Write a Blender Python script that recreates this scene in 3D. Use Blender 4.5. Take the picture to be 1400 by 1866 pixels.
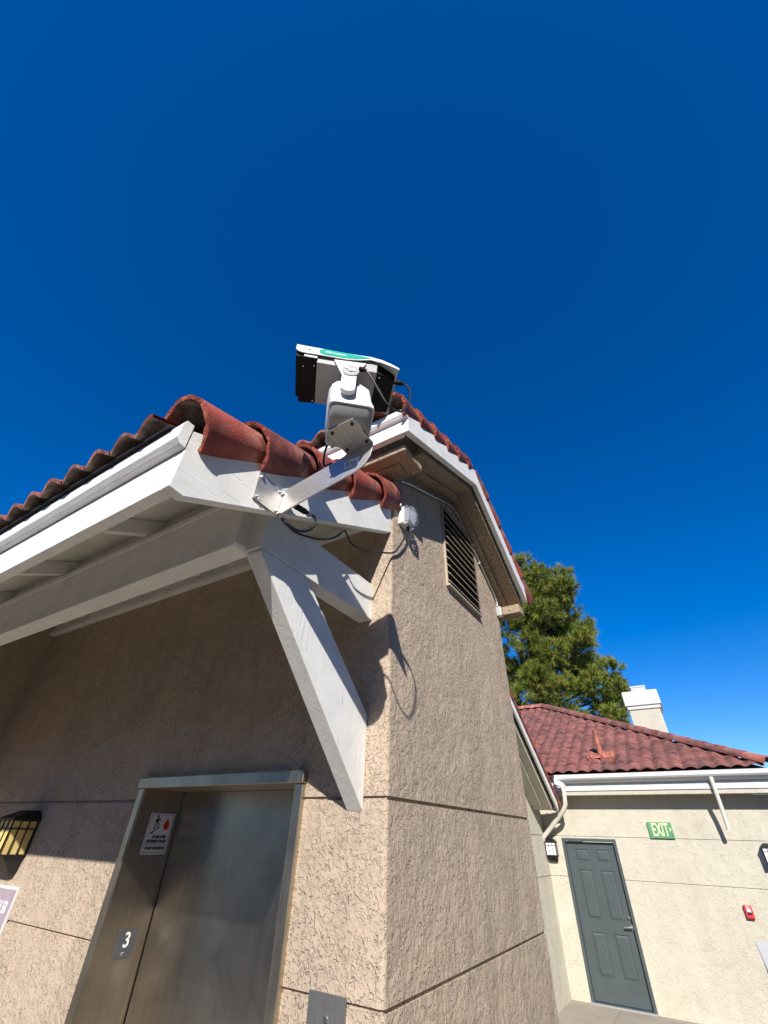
import bpy, math, random
from mathutils import Vector, Matrix
random.seed(7)
S = bpy.context.scene
for o in list(bpy.data.objects):
    bpy.data.objects.remove(o)
COL = S.collection

# ------------------------------------------------------------------ camera
cd = bpy.data.cameras.new("camera"); cam = bpy.data.objects.new("camera", cd); COL.objects.link(cam)
cd.sensor_fit = 'VERTICAL'; cd.sensor_height = 36.0; cd.sensor_width = 27.0
cd.lens = 761.94 / 1866 * 36.0
cd.clip_start = 0.02; cd.clip_end = 3000
def cam_rot(p, r, y):
    cp, sp, cr, sr, cy, sy = math.cos(p), math.sin(p), math.cos(r), math.sin(r), math.cos(y), math.sin(y)
    f = Vector((sy*cp, cy*cp, sp)); rt = Vector((cy, -sy, 0)); up = rt.cross(f)
    return cr*rt + sr*up, -sr*rt + cr*up, f
rt, up, fw = cam_rot(0.6590064, 0.0329636, -0.5715626)
cam.matrix_world = Matrix(((rt.x, up.x, -fw.x, 0), (rt.y, up.y, -fw.y, 0), (rt.z, up.z, -fw.z, 1.955), (0, 0, 0, 1)))
S.camera = cam

# ------------------------------------------------------------------ light
SUN = Vector((0.53, -1.0, 0.756)).normalized()
el = math.asin(SUN.z); az = math.atan2(SUN.x, SUN.y)
w = bpy.data.worlds.new("World"); S.world = w; w.use_nodes = True
nt = w.node_tree
bg = [n for n in nt.nodes if n.type == 'BACKGROUND'][0]
sky = nt.nodes.new('ShaderNodeTexSky'); sky.sky_type = 'NISHITA'; sky.sun_disc = False
sky.sun_elevation = el; sky.sun_rotation = az
sky.altitude = 200; sky.air_density = 0.9; sky.dust_density = 0.1; sky.ozone_density = 4.0
hs = nt.nodes.new('ShaderNodeHueSaturation'); hs.inputs['Saturation'].default_value = 1.40; hs.inputs['Hue'].default_value = .511
nt.links.new(sky.outputs[0], hs.inputs['Color']); nt.links.new(hs.outputs[0], bg.inputs[0])
bg.inputs[1].default_value = 0.115
sl = bpy.data.lights.new("sun", 'SUN'); so = bpy.data.objects.new("sun", sl); COL.objects.link(so)
sl.energy = 5.0; sl.angle = math.radians(0.5); sl.color = (1.0, 0.955, 0.89)
so.rotation_euler = SUN.to_track_quat('Z', 'Y').to_euler(); so.location = (6, -10, 12)
S.view_settings.view_transform = 'Standard'; S.view_settings.look = 'None'
S.view_settings.exposure = 0.52; S.view_settings.gamma = 1.0
S.render.engine = 'CYCLES'

# ------------------------------------------------------------------ materials
class N:
    """small helper to write node trees"""
    def __init__(s, name):
        s.m = bpy.data.materials.new(name); s.m.use_nodes = True; s.t = s.m.node_tree
        s.b = [n for n in s.t.nodes if n.type == 'BSDF_PRINCIPLED'][0]
        s.pos = s.t.nodes.new('ShaderNodeNewGeometry').outputs['Position']
    def link(s, a, b): s.t.links.new(a, b)
    def mapping(s, scale=(1, 1, 1), rot=(0, 0, 0)):
        n = s.t.nodes.new('ShaderNodeMapping'); n.inputs['Scale'].default_value = scale; n.inputs['Rotation'].default_value = rot
        s.link(s.pos, n.inputs[0]); return n.outputs[0]
    def noise(s, scale, detail=3, rough=.55, dist=0, vec=None):
        n = s.t.nodes.new('ShaderNodeTexNoise'); n.inputs['Scale'].default_value = scale
        n.inputs['Detail'].default_value = detail; n.inputs['Roughness'].default_value = rough; n.inputs['Distortion'].default_value = dist
        s.link(vec or s.pos, n.inputs['Vector']); return n.outputs['Fac']
    def voro(s, scale, vec=None, feature='F1', out='Distance'):
        n = s.t.nodes.new('ShaderNodeTexVoronoi'); n.feature = feature; n.inputs['Scale'].default_value = scale
        s.link(vec or s.pos, n.inputs['Vector']); return n.outputs[out]
    def ramp(s, fac, stops):
        n = s.t.nodes.new('ShaderNodeValToRGB'); e = n.color_ramp.elements
        while len(e) < len(stops): e.new(.5)
        for k, (p, c) in enumerate(stops):
            e[k].position = p; e[k].color = (c, c, c, 1) if not hasattr(c, '__len__') else (*c, 1)
        s.link(fac, n.inputs[0]); return n.outputs[0]
    def math(s, op, a, b):
        n = s.t.nodes.new('ShaderNodeMath'); n.operation = op
        for i, v in enumerate((a, b)):
            if isinstance(v, (int, float)): n.inputs[i].default_value = v
            else: s.link(v, n.inputs[i])
        return n.outputs[0]
    def mix(s, fac, a, b, mode='MIX'):
        n = s.t.nodes.new('ShaderNodeMix'); n.data_type = 'RGBA'; n.blend_type = mode
        for i, v in ((0, fac), (6, a), (7, b)):
            if hasattr(v, 'is_linked') or isinstance(v, bpy.types.NodeSocket): s.link(v, n.inputs[i])
            elif isinstance(v, (int, float)): n.inputs[i].default_value = v
            else: n.inputs[i].default_value = (*v, 1)
        return n.outputs[2]
    def col(s, c):
        if isinstance(c, bpy.types.NodeSocket): s.link(c, s.b.inputs['Base Color'])
        else: s.b.inputs['Base Color'].default_value = (*c, 1)
    def rough(s, r):
        if isinstance(r, bpy.types.NodeSocket): s.link(r, s.b.inputs['Roughness'])
        else: s.b.inputs['Roughness'].default_value = r
    def bump(s, h, strength=.5, dist=.01):
        n = s.t.nodes.new('ShaderNodeBump'); n.inputs['Strength'].default_value = strength; n.inputs['Distance'].default_value = dist
        s.link(h, n.inputs['Height']); s.link(n.outputs[0], s.b.inputs['Normal'])
    def attr(s, name):
        n = s.t.nodes.new('ShaderNodeAttribute'); n.attribute_name = name; return n.outputs['Fac']

def stucco(name, base, dark, sc=1.0, depth=1.0, strength=1.0, wear=.90):
    """sprayed, knocked-down stucco: short pits and dashes over a granular coat"""
    k = N(name)
    pit1 = k.ramp(k.noise(44*sc, 2, .5, 1.1), [(.36, 0), (.44, 1)])
    pit2 = k.ramp(k.noise(75*sc, 2, .5, .8, k.mapping((1, 1, 1), (.5, .3, .8))), [(.35, 0), (.42, 1)])
    patch = k.ramp(k.noise(6*sc, 3, .6), [(.34, .3), (.60, 1)])
    trowel = k.ramp(k.noise(15*sc, 3, .55, 1.2), [(.38, 0), (.62, 1)])
    fine = k.noise(150*sc, 2, .6)
    h = k.math('MULTIPLY', k.math('ADD', pit1, k.math('MULTIPLY', pit2, .6)), k.math('MULTIPLY', patch, .0042*depth))
    h = k.math('ADD', h, k.math('MULTIPLY', trowel, .0022*depth))
    h = k.math('ADD', h, k.math('MULTIPLY', fine, .0008*depth))
    big = k.noise(1.1, 4, .6)
    c = k.mix(k.ramp(big, [(.3, 0), (.7, 1)]), base, dark)
    speck = k.ramp(k.noise(75*sc, 2), [(.35, .94), (.6, 1.0)])
    c = k.mix(1.0, c, speck, 'MULTIPLY')
    wash = k.ramp(k.noise(1.0, 4, .65, .3, k.mapping((5, 5, .7))), [(.32, wear), (.55, 1.0), (.75, 1.05)])
    c = k.mix(1.0, c, wash, 'MULTIPLY')
    repair = k.ramp(k.noise(2.6, 5, .7, .8), [(.36, wear), (.50, 1.0)])
    c = k.mix(1.0, c, repair, 'MULTIPLY')
    k.col(c); k.rough(.92); k.b.inputs['Specular IOR Level'].default_value = .2
    k.bump(h, strength, 1.0); return k.m

M = {}
M['stucco'] = stucco("tan stucco", (.50, .395, .295), (.44, .35, .264), 1.0, 1.05)
M['stucco_cream'] = stucco("cream stucco", (.56, .525, .425), (.53, .49, .395), .9, .8, .9, .95)
M['stucco_trim'] = stucco("rough stucco trim", (.40, .31, .21), (.36, .27, .18), .8, 1.4, 1.0)

def paint_white(name, c=(.80, .79, .75), along='x'):
    k = N(name)
    sc = {'x': (2, 30, 30), 'y': (30, 2, 30), 'z': (30, 30, 2)}[along]
    g = k.noise(2.2, 5, .65, .6, k.mapping(sc))
    cr = k.ramp(k.noise(1.6, 3, .6, .3, k.mapping(tuple(v*1.6 for v in sc))), [(.29, 0), (.34, 1)])
    blot = k.ramp(k.noise(9, 3), [(.3, .88), (.6, 1.0)])
    cc = k.mix(1.0, c, blot, 'MULTIPLY')
    spot = k.ramp(k.noise(70, 3, .6), [(.24, .72), (.31, 1.0)])
    cc = k.mix(1.0, cc, spot, 'MULTIPLY')
    cc = k.mix(k.math('SUBTRACT', 1.0, cr), cc, tuple(v*.86 for v in c))
    k.col(cc); k.rough(.55)
    k.bump(k.math('ADD', k.math('MULTIPLY', g, .6), k.math('ADD', k.math('MULTIPLY', cr, .5), k.math('MULTIPLY', k.noise(55, 3, .6), .3))), .6, .0038)
    return k.m
M['white_x'] = paint_white("white painted timber along", along='x')
M['white_y'] = paint_white("white painted timber across", along='y')
M['white_z'] = paint_white("white painted timber upright", along='z')
M['white_board'] = paint_white("cream white sheathing", (.74, .72, .65), 'x')

def tile(name, c1, c2, dusty):
    k = N(name)
    t = k.attr('tint')
    c = k.mix(t, c1, c2)
    mott = k.noise(14, 4, .65, .4)
    c = k.mix(k.ramp(mott, [(.52, 0), (.78, .55)]), c, dusty)
    c = k.mix(k.math('MULTIPLY', k.attr('dust'), k.ramp(k.noise(22, 4, .65), [(.36, 0), (.62, .75)])), c, tuple(min(1, v*1.25) for v in dusty))
    gr = k.ramp(k.noise(190, 2), [(.3, .85), (.7, 1.05)])
    c = k.mix(1.0, c, gr, 'MULTIPLY')
    dk = k.ramp(k.noise(5.5, 5, .7), [(.36, .50), (.56, 1.05)])
    c = k.mix(1.0, c, dk, 'MULTIPLY')
    k.col(c); k.rough(.75); k.b.inputs['Specular IOR Level'].default_value = .35
    k.bump(k.math('ADD', k.noise(160, 3), k.math('MULTIPLY', k.noise(30, 3), .8)), .55, .004); return k.m
M['tile'] = tile("red clay tile", (.36, .072, .050), (.23, .062, .048), (.38, .20, .155))
M['tile_far'] = tile("weathered red tile", (.30, .110, .088), (.19, .080, .068), (.28, .17, .14))
M['tile_orange'] = tile("new orange tile", (.44, .15, .095), (.40, .13, .085), (.42, .20, .15))
def under():
    k = N("grey tile underside")
    n = k.noise(7, 4, .6, .8, k.mapping((3, 1, 3)))
    k.col(k.ramp(n, [(.3, (.07, .048, .038)), (.55, (.20, .15, .12)), (.75, (.36, .29, .24))])); k.rough(.95)
    k.bump(k.noise(60, 3), .6, .006); return k.m
M['tile_under'] = under()

def crust():
    k = N("rough broken tile rim")
    n = k.noise(60, 4, .7)
    k.col(k.ramp(n, [(.35, (.10, .02, .014)), (.55, (.34, .065, .04)), (.72, (.50, .22, .14))])); k.rough(.95)
    k.bump(k.noise(120, 3, .7), .8, .008); return k.m
M['tile_rim'] = crust()

def plain(name, c, rough=.5, metal=0.0, var=.08, sc=8, bump=0, spec=.5):
    k = N(name)
    n = k.ramp(k.noise(sc, 4, .6), [(.3, 1-var), (.7, 1+var*.4)])
    k.col(k.mix(1.0, c, n, 'MULTIPLY')); k.rough(rough); k.b.inputs['Metallic'].default_value = metal
    k.b.inputs['Specular IOR Level'].default_value = spec
    if bump: k.bump(k.noise(220, 2), bump, .002)
    return k.m
def brushed(name, c, r0, r1, axis=(260, 260, 2), metal=1.0):
    k = N(name)
    v = k.mapping(axis)
    n = k.noise(1.0, 3, .6, 0, v)
    sm = k.noise(2.2, 4, .6, .8)
    k.col(k.mix(1.0, k.mix(k.ramp(n, [(.3, 0), (.7, 1)]), tuple(v*.72 for v in c), c), k.ramp(sm, [(.35, .82), (.65, 1.06)]), 'MULTIPLY'))
    k.rough(k.math('ADD', k.math('MULTIPLY', k.noise(5, 4, .65, 1), r1-r0), r0))
    k.b.inputs['Metallic'].default_value = metal; k.bump(n, .12, .0012)
    return k.m
M['steel'] = brushed("brushed stainless steel", (.66, .585, .48), .25, .40)
M['steel_trim'] = brushed("satin steel trim", (.64, .56, .44), .28, .48)
M['alu'] = brushed("brushed aluminium sheet", (.62, .60, .575), .38, .55, (200, 3, 200), .7)
M['plate_dark'] = plain("dark grey engraved plate", (.085, .092, .10), .5, .2)
M['plate_call'] = brushed("dull steel call plate", (.24, .235, .23), .4, .55, metal=.6)
M['bolt'] = plain("zinc bolt", (.62, .62, .60), .35, 1.0)
M['black'] = plain("black plastic", (.006, .006, .007), .6, 0, .05, 8, 0, .2)
M['rubber'] = plain("black cable rubber", (.011, .011, .012), .5)
M['cam_white'] = plain("pale grey painted metal", (.72, .72, .70), .42, 0, .04)
M['cam_shaded'] = plain("camera grey darkened for shade", (.35, .345, .33), .5, 0, .05)  # pale camera paint deepened, underside shade put into the colour
M['cam_mid'] = plain("mid grey cap", (.30, .30, .29), .4, .3)
M['teal'] = plain("teal label", (.0, .36, .25), .6, 0, .03, 8, 0, .15)
M['ink_white'] = plain("white ink", (.85, .85, .84), .5, 0, .02)
M['ink_black'] = plain("black ink", (.015, .015, .018), .6, 0, .02)
M['ink_red'] = plain("red ink", (.55, .01, .012), .5, 0, .05)
M['ink_grey'] = plain("grey ink", (.16, .17, .22), .6)
M['sticker'] = plain("white sticker", (.74, .76, .80), .45, 0, .03)
M['sign_white'] = plain("white sign face", (.62, .64, .68), .4, 0, .05)
M['purple'] = plain("pale mauve sign", (.36, .29, .34), .5, 0, .12)
M['exit_green'] = plain("green sign face", (.105, .28, .13), .5, 0, .25, 20)
M['exit_cream'] = plain("pale yellow letters", (.72, .78, .42), .6, 0, .05)
M['door'] = plain("dark slate door paint", (.066, .084, .088), .42, 0, .12, 5)
M['iron'] = plain("black iron", (.012, .013, .015), .5)
M['amber'] = plain("amber glass pane", (.78, .60, .22), .35, 0, .25, 12)
M['milk'] = plain("milky glass pane", (.78, .79, .80), .3, 0, .08)
M['redbox'] = plain("red plastic", (.55, .035, .04), .4)
M['pvc'] = plain("cream painted downspout", (.72, .68, .59), .5, 0, .08)
M['gutter'] = plain("white gutter enamel", (.60, .605, .60), .35, 0, .06)
M['conduit'] = plain("grey metal conduit", (.50, .50, .49), .45, .5)
M['louvre'] = plain("tan louvre paint", (.44, .36, .27), .6, 0, .1)
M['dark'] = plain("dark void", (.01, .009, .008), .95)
M['felt'] = plain("black roofing felt", (.03, .03, .033), .9)
M['cap_white'] = plain("white rendered cap", (.62, .61, .585), .85, 0, .1, 20, .4)
def concrete():
    k = N("walkway concrete")
    n = k.noise(3, 6, .65); f = k.noise(60, 3)
    k.col(k.mix(k.ramp(f, [(.4, 0), (.7, .4)]), k.ramp(n, [(.3, (.235, .208, .165)), (.7, (.30, .265, .215))]), (.33, .31, .27)))
    k.rough(.9); k.bump(f, .3, .004); return k.m
M['concrete'] = concrete()
M['ground'] = plain("dry ground", (.16, .14, .10), .95, 0, .4, .3)
def clear():
    k = N("clear polycarbonate"); k.col((.95, .97, 1)); k.rough(.12)
    k.b.inputs['Transmission Weight'].default_value = .96; k.b.inputs['IOR'].default_value = 1.12; return k.m
M['clear'] = clear()
def needles():
    k = N("pine needles"); t = k.attr('tint')
    k.col(k.ramp(t, [(0, (.045, .078, .012)), (.5, (.150, .185, .024)), (1, (.30, .285, .05))])); k.rough(.6)
    k.b.inputs['Specular IOR Level'].default_value = .3
    return k.m
M['needles'] = needles()
def bark():
    k = N("pine bark"); n = k.noise(3, 5, .6, 1, k.mapping((4, 4, 1)))
    k.col(k.ramp(n, [(.3, (.045, .03, .02)), (.7, (.16, .11, .075))])); k.rough(.95); k.bump(n, .8, .05); return k.m
M['bark'] = bark()

# ------------------------------------------------------------------ mesh helpers
ORG = {}
class MB:
    def __init__(s): s.v = []; s.f = []; s.mi = []; s.tint = None; s.dust = None
    def add(s, vs, fs, mi=0):
        b = len(s.v); s.v += [tuple(p) for p in vs]; s.f += [tuple(i+b for i in f) for f in fs]; s.mi += [mi]*len(fs); return s
    def box(s, x0, x1, y0, y1, z0, z1, mi=0):
        x0, x1 = sorted((x0, x1)); y0, y1 = sorted((y0, y1)); z0, z1 = sorted((z0, z1))
        v = [(x0,y0,z0),(x1,y0,z0),(x1,y1,z0),(x0,y1,z0),(x0,y0,z1),(x1,y0,z1),(x1,y1,z1),(x0,y1,z1)]
        return s.add(v, [(0,3,2,1),(4,5,6,7),(0,1,5,4),(1,2,6,5),(2,3,7,6),(3,0,4,7)], mi)
    def prism(s, poly, fn, a, b, mi=0):
        """extrude 2-D polygon; fn(u,v,t) -> xyz"""
        n = len(poly); ar = sum(poly[i][0]*poly[(i+1)%n][1]-poly[(i+1)%n][0]*poly[i][1] for i in range(n))
        if ar < 0: poly = poly[::-1]
        v = [fn(u, w_, a) for u, w_ in poly] + [fn(u, w_, b) for u, w_ in poly]
        f = [tuple(range(n))[::-1], tuple(range(n, 2*n))] + [(i, (i+1) % n, n+(i+1) % n, n+i) for i in range(n)]
        return s.add(v, f, mi)
    def cyl(s, p0, p1, r0, r1=None, n=12, mi=0):
        r1 = r0 if r1 is None else r1; p0 = Vector(p0); p1 = Vector(p1); d = (p1-p0).normalized()
        a = d.orthogonal().normalized(); b = d.cross(a)
        v = [p + r*(math.cos(2*math.pi*i/n)*a + math.sin(2*math.pi*i/n)*b) for p, r in ((p0, r0), (p1, r1)) for i in range(n)]
        return s.add(v, [(i, (i+1) % n, n+(i+1) % n, n+i) for i in range(n)] + [tuple(range(n))[::-1], tuple(range(n, 2*n))], mi)
    def tube(s, pts, r, n=8, mi=0, steps=6):
        P = [Vector(p) for p in pts]; Q = []
        for i in range(len(P)-1):
            a, b, c, d = P[max(i-1, 0)], P[i], P[i+1], P[min(i+2, len(P)-1)]
            for k in range(steps):
                t = k/steps
                Q.append(.5*((2*b)+(c-a)*t+(2*a-5*b+4*c-d)*t*t+(3*b-a-3*c+d)*t**3))
        Q.append(P[-1]); return s.poly_tube(Q, r, n, mi)
    def poly_tube(s, Q, r, n=8, mi=0):
        Q = [Vector(q) for q in Q]
        d = (Q[1]-Q[0]).normalized(); a = d.orthogonal().normalized(); v = []
        for i, q in enumerate(Q):
            d = (Q[min(i+1, len(Q)-1)]-Q[max(i-1, 0)]).normalized(); a = (a-d*a.dot(d)).normalized(); b = d.cross(a)
            rr = r[i] if hasattr(r, '__len__') else r
            v += [q + rr*(math.cos(2*math.pi*k/n)*a + math.sin(2*math.pi*k/n)*b) for k in range(n)]
        m = len(Q); f = [(i*n+k, i*n+(k+1) % n, (i+1)*n+(k+1) % n, (i+1)*n+k) for i in range(m-1) for k in range(n)]
        return s.add(v, f+[tuple(range(n))[::-1], tuple(range((m-1)*n, m*n))], mi)
    def loft(s, rings, mi=0, cap=True):
        n = len(rings[0]); v = [p for r in rings for p in r]; m = len(rings)
        f = [(i*n+k, i*n+(k+1) % n, (i+1)*n+(k+1) % n, (i+1)*n+k) for i in range(m-1) for k in range(n)]
        if cap: f += [tuple(range(n))[::-1], tuple(range((m-1)*n, m*n))]
        return s.add(v, f, mi)
    def build(s, name, mats, parent=None, smooth=False, bevel=0, origin=None):
        if not isinstance(mats, (list, tuple)): mats = [mats]
        if parent is not None: og = ORG[parent.name]
        elif origin is not None: og = Vector(origin)
        else:
            xs = [p[0] for p in s.v]; ys = [p[1] for p in s.v]; zs = [p[2] for p in s.v]
            og = Vector(((min(xs)+max(xs))/2, (min(ys)+max(ys))/2, min(zs)))
        me = bpy.data.meshes.new(name)
        me.from_pydata([(p[0]-og.x, p[1]-og.y, p[2]-og.z) for p in s.v], [], s.f)
        for m in mats: me.materials.append(M[m] if isinstance(m, str) else m)
        me.polygons.foreach_set('material_index', s.mi)
        if smooth: me.polygons.foreach_set('use_smooth', [True]*len(s.f))
        if s.tint is not None:
            a = me.attributes.new('tint', 'FLOAT', 'FACE'); a.data.foreach_set('value', s.tint)
        if s.dust is not None:
            a = me.attributes.new('dust', 'FLOAT', 'FACE'); a.data.foreach_set('value', s.dust)
        me.update()
        o = bpy.data.objects.new(name, me); COL.objects.link(o)
        if parent is not None: o.parent = parent
        else: o.location = og
        ORG[o.name] = og
        if smooth == 'auto' or (smooth and not bevel):
            md = o.modifiers.new('edges', 'EDGE_SPLIT'); md.split_angle = math.radians(40)
        if bevel:
            md = o.modifiers.new('bevel', 'BEVEL'); md.width = bevel; md.segments = 2; md.limit_method = 'ANGLE'; md.angle_limit = math.radians(35)
        return o
XZ = lambda u, v, t: (u, t, v)
YZ = lambda u, v, t: (t, u, v)
XY = lambda u, v, t: (u, v, t)

def tag(o, label=None, cat=None, group=None, kind=None):
    for k, v in (('label', label), ('category', cat), ('group', group), ('kind', kind)):
        if v: o[k] = v
    return o
def thing(name, loc, label, cat, group=None):
    o = bpy.data.objects.new(name, None); COL.objects.link(o); o.location = loc; ORG[o.name] = Vector(loc)
    o.empty_display_size = .2
    return tag(o, label, cat, group)
def text(body, size, mat, p, xd, yd, parent, name, xs=1.0, align='CENTER', depth=.0015, bold=0.0, shear=0.0):
    cu = bpy.data.curves.new(name, 'FONT'); cu.body = body; cu.size = size; cu.align_x = align; cu.align_y = 'CENTER'
    cu.extrude = depth; cu.offset = bold; cu.resolution_u = 3; cu.shear = shear
    t = bpy.data.objects.new('tmp', cu); COL.objects.link(t)
    me = bpy.data.meshes.new_from_object(t.evaluated_get(bpy.context.evaluated_depsgraph_get()))
    bpy.data.objects.remove(t)
    xd = Vector(xd); yd = Vector(yd); n = xd.cross(yd); p = Vector(p)
    mb = MB()
    mb.add([p + xd*(v.co.x*xs) + yd*v.co.y + n*v.co.z for v in me.vertices], [tuple(f.vertices) for f in me.polygons])
    return mb.build(name, mat, parent)

def tile_field(O, U, V, Nn, width, length, period=.163, expo=.33, amp=.045, thick=.014, mask=None, sub=8, lift=.022, jag=.0):
    """overlapping S-tile courses on a roof plane: O eave corner, U along eave, V up slope, Nn normal"""
    O, U, V, Nn = (Vector(a) for a in (O, U, V, Nn)); mb = MB(); tint = []; dust = []
    nu = int(width/period*sub); nr = int(math.ceil(length/expo)); rnd = random.Random(3)
    T = {}
    def h(u):
        c = .5+.5*math.cos(2*math.pi*u/period); return amp*(c**.75)
    for r in range(nr):
        v0, v1 = r*expo, min((r+1)*expo+.05, length)
        jit = {}
        for i in range(nu):
            u0, u1 = i*period/sub, (i+1)*period/sub
            if mask and not mask((u0+u1)/2, (v0+v1)/2): continue
            key = int((u0+period*.5)/period)
            if key not in jit: jit[key] = (rnd.uniform(-1, 1)*jag, rnd.random())
            j, tt = jit[key]
            pts = []
            for u in (u0, u1):
                for v, l in ((v0+j, lift), (v1, 0)):
                    b = O + U*u + V*v
                    pts += [b + Nn*(h(u)+l+thick), b + Nn*(h(u)+l)]
            # order: u0v0 top,bot ; u0v1 top,bot ; u1v0 ; u1v1
            mb.add(pts, [(0, 4, 6, 2), (0, 1, 5, 4)], 0); mb.add(pts, [(1, 3, 7, 5)], 1)
            tint += [tt, tt, tt]; dust += [0.0, .9, 0.0]
    mb.tint = tint; mb.dust = dust; return mb

def barrel(p0, ax, upv, L, r0, r1, a0=-50, a1=185, thick=.02, seg=18, rough=.0035, seed=0):
    """half-round cover tile: p0 centre of the lower end; angles measured from the side vector"""
    p0, ax, upv = Vector(p0), Vector(ax).normalized(), Vector(upv).normalized()
    side = ax.cross(upv); rnd = random.Random(seed); mb = MB()
    ns = 24
    rings = []; dust = []
    for k in range(ns+1):
        t = k/ns; r = r0+(r1-r0)*t; ring = []
        for out in (1, 0):
            row = []
            for i in range(seg+1):
                a = math.radians(a0+(a1-a0)*i/seg); rr = r if out else r-thick
                j = rnd.uniform(-rough, rough) if k in (0,) else 0
                row.append(p0 + ax*(L*t+j*2) + (side*math.cos(a)+upv*math.sin(a))*(rr+j))
            ring.append(row)
        rings.append(ring)
    n = seg+1
    for k in range(ns):
        o0, i0 = rings[k]; o1, i1 = rings[k+1]
        mb.add(o0+o1, [(i, i+1, n+i+1, n+i) for i in range(seg)], 0)
        mb.add(i0+i1, [(i+1, i, n+i, n+i+1) for i in range(seg)], 1)
        mb.add([o0[0], o1[0], i1[0], i0[0], o0[-1], o1[-1], i1[-1], i0[-1]], [(0, 1, 2, 3), (7, 6, 5, 4)], 2)
        dust += [max(0.0, 1-abs((k+.5)/ns-.60)/.22)]*seg + [0.0]*(seg+2)
    for ring, fl in ((rings[0], 0), (rings[-1], 1)):
        mb.add(ring[0]+ring[1], [(i, n+i, n+i+1, i+1) if not fl else (i+1, n+i+1, n+i, i) for i in range(seg)], 2)
    tt = rnd.random(); mb.tint = [tt]*len(mb.f); mb.dust = dust + [0.0]*(len(mb.f)-len(dust)); return mb

# ------------------------------------------------------------------ ground and walkway
mb = MB(); mb.box(-400, 400, -400, 400, -7.0, -6.5)
tag(mb.build('ground', 'ground', origin=(0, 0, -6.5)), kind='structure')
mb = MB()
xs = [-14, -9.5, -5.7, -1.9, 1.9, 6, 12]; ys = [-8, -5.0, -2.2, .6, 3.4, 6.2, 9.2, 10.3]
for i in range(len(xs)-1):
    for j in range(len(ys)-1):
        mb.box(xs[i]+.004, xs[i+1]-.004, ys[j]+.004, ys[j+1]-.004, -.05, 0)
mb.box(-14, 12, -8, 10.3, -.3, -.056)
tag(mb.build('walkway', 'concrete', origin=(0, 0, 0)), kind='structure')

# ------------------------------------------------------------------ elevator tower
D, XC, YB = 1.75, -1.065, 3.70
tower = thing('elevator_tower', (-3, 2.7, 0), 'tan stucco elevator tower with white timber canopy and red tile roof', 'building')
EL0, EL1, ELH = -2.74, -1.50, 2.185     # outer edges of the elevator frame
mb = MB(); R = .018
arc = [(XC-R+R*math.cos(a), D+R+R*math.sin(a)) for a in [math.radians(-90+15*i) for i in range(7)]]
def inset(poly, d):
    return poly
joints = [1.503, 2.078]
levels = [0.0] + joints + [3.80]
g = .007
for i in range(3):
    z0 = levels[i] + (g if i else 0); z1 = levels[i+1] - (g if i < 2 else 0)
    if i < 2:
        pr_ = [(EL1-.01, D)] + arc + [(XC, YB), (XC-.2, YB), (XC-.2, D+.2), (EL1-.01, D+.2)]
        mb.prism(pr_, XY, z0, z1)
        mb.box(-5.3, EL0+.01, D, D+.2, z0, z1)
    else:
        pr_ = [(-5.3, D)] + arc + [(XC, YB), (XC-.2, YB), (XC-.2, D+.2), (-5.3, D+.2)]
        zc = ELH-.02
        mb.prism([(EL1-.01, D)] + arc + [(XC, YB), (XC-.2, YB), (XC-.2, D+.2), (EL1-.01, D+.2)], XY, z0, zc)
        mb.box(-5.3, EL0+.01, D, D+.2, z0, zc)
        mb.prism(pr_, XY, zc, z1)
for zj in joints:
    d = .010
    mb.prism([(EL1-.01, D+d), (XC-d, D+d), (XC-d, YB), (XC-.2, YB), (XC-.2, D+.2), (EL1-.01, D+.2)], XY, zj-g, zj+g)
    mb.box(-5.3, EL0+.01, D+d, D+.2, zj-g, zj+g)
# gable above the side wall, other walls that close the tower
mb.prism([(D, 3.80), (2.78, 4.30), (YB, 3.80)], YZ, XC-.2, XC)
mb.box(-8, XC-.2, YB-.2, YB, 0, 3.8)
mb.build('wall', 'stucco', tower)
mb = MB(); mb.prism([(.62, 0), (D, 0), (D, 3.63), (.62, 3.085)], YZ, -5.27, -5.07)
mb.build('wing_wall', 'stucco', tower)

# -- elevator entrance
ent = MB()
ent.box(EL0, EL0+.05, D-.022, D+.26, 0, 2.135)         # left jamb front
hd_ = MB(); hd_.box(EL0-.006, EL1+.006, D-.032, D+.26, 2.136, 2.188)
entr = hd_.build('elevator_entrance', 'steel_trim', tower, bevel=.004)
ent.build('jamb', 'steel_trim', entr, bevel=.004)
mb = MB(); mb.box(EL1-.05, EL1, D-.022, D+.26, 0, 2.135); mb.build('jamb', 'steel_trim', entr, bevel=.004)
mb = MB(); mb.box(EL0+.0505, EL0+.056, D-.018, D+.245, 0, 2.134); mb.build('jamb_return', 'steel', entr)
mb = MB(); mb.box(EL0+.062, EL1-.05, D+.25, D+.28, .01, 2.134); mb.build('elevator_door', 'steel', entr)
mb = MB(); mb.box(EL0, EL1, D+.29, D+.3, 0, 2.15); mb.build('shaft_shadow_panel', 'dark', entr)

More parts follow.
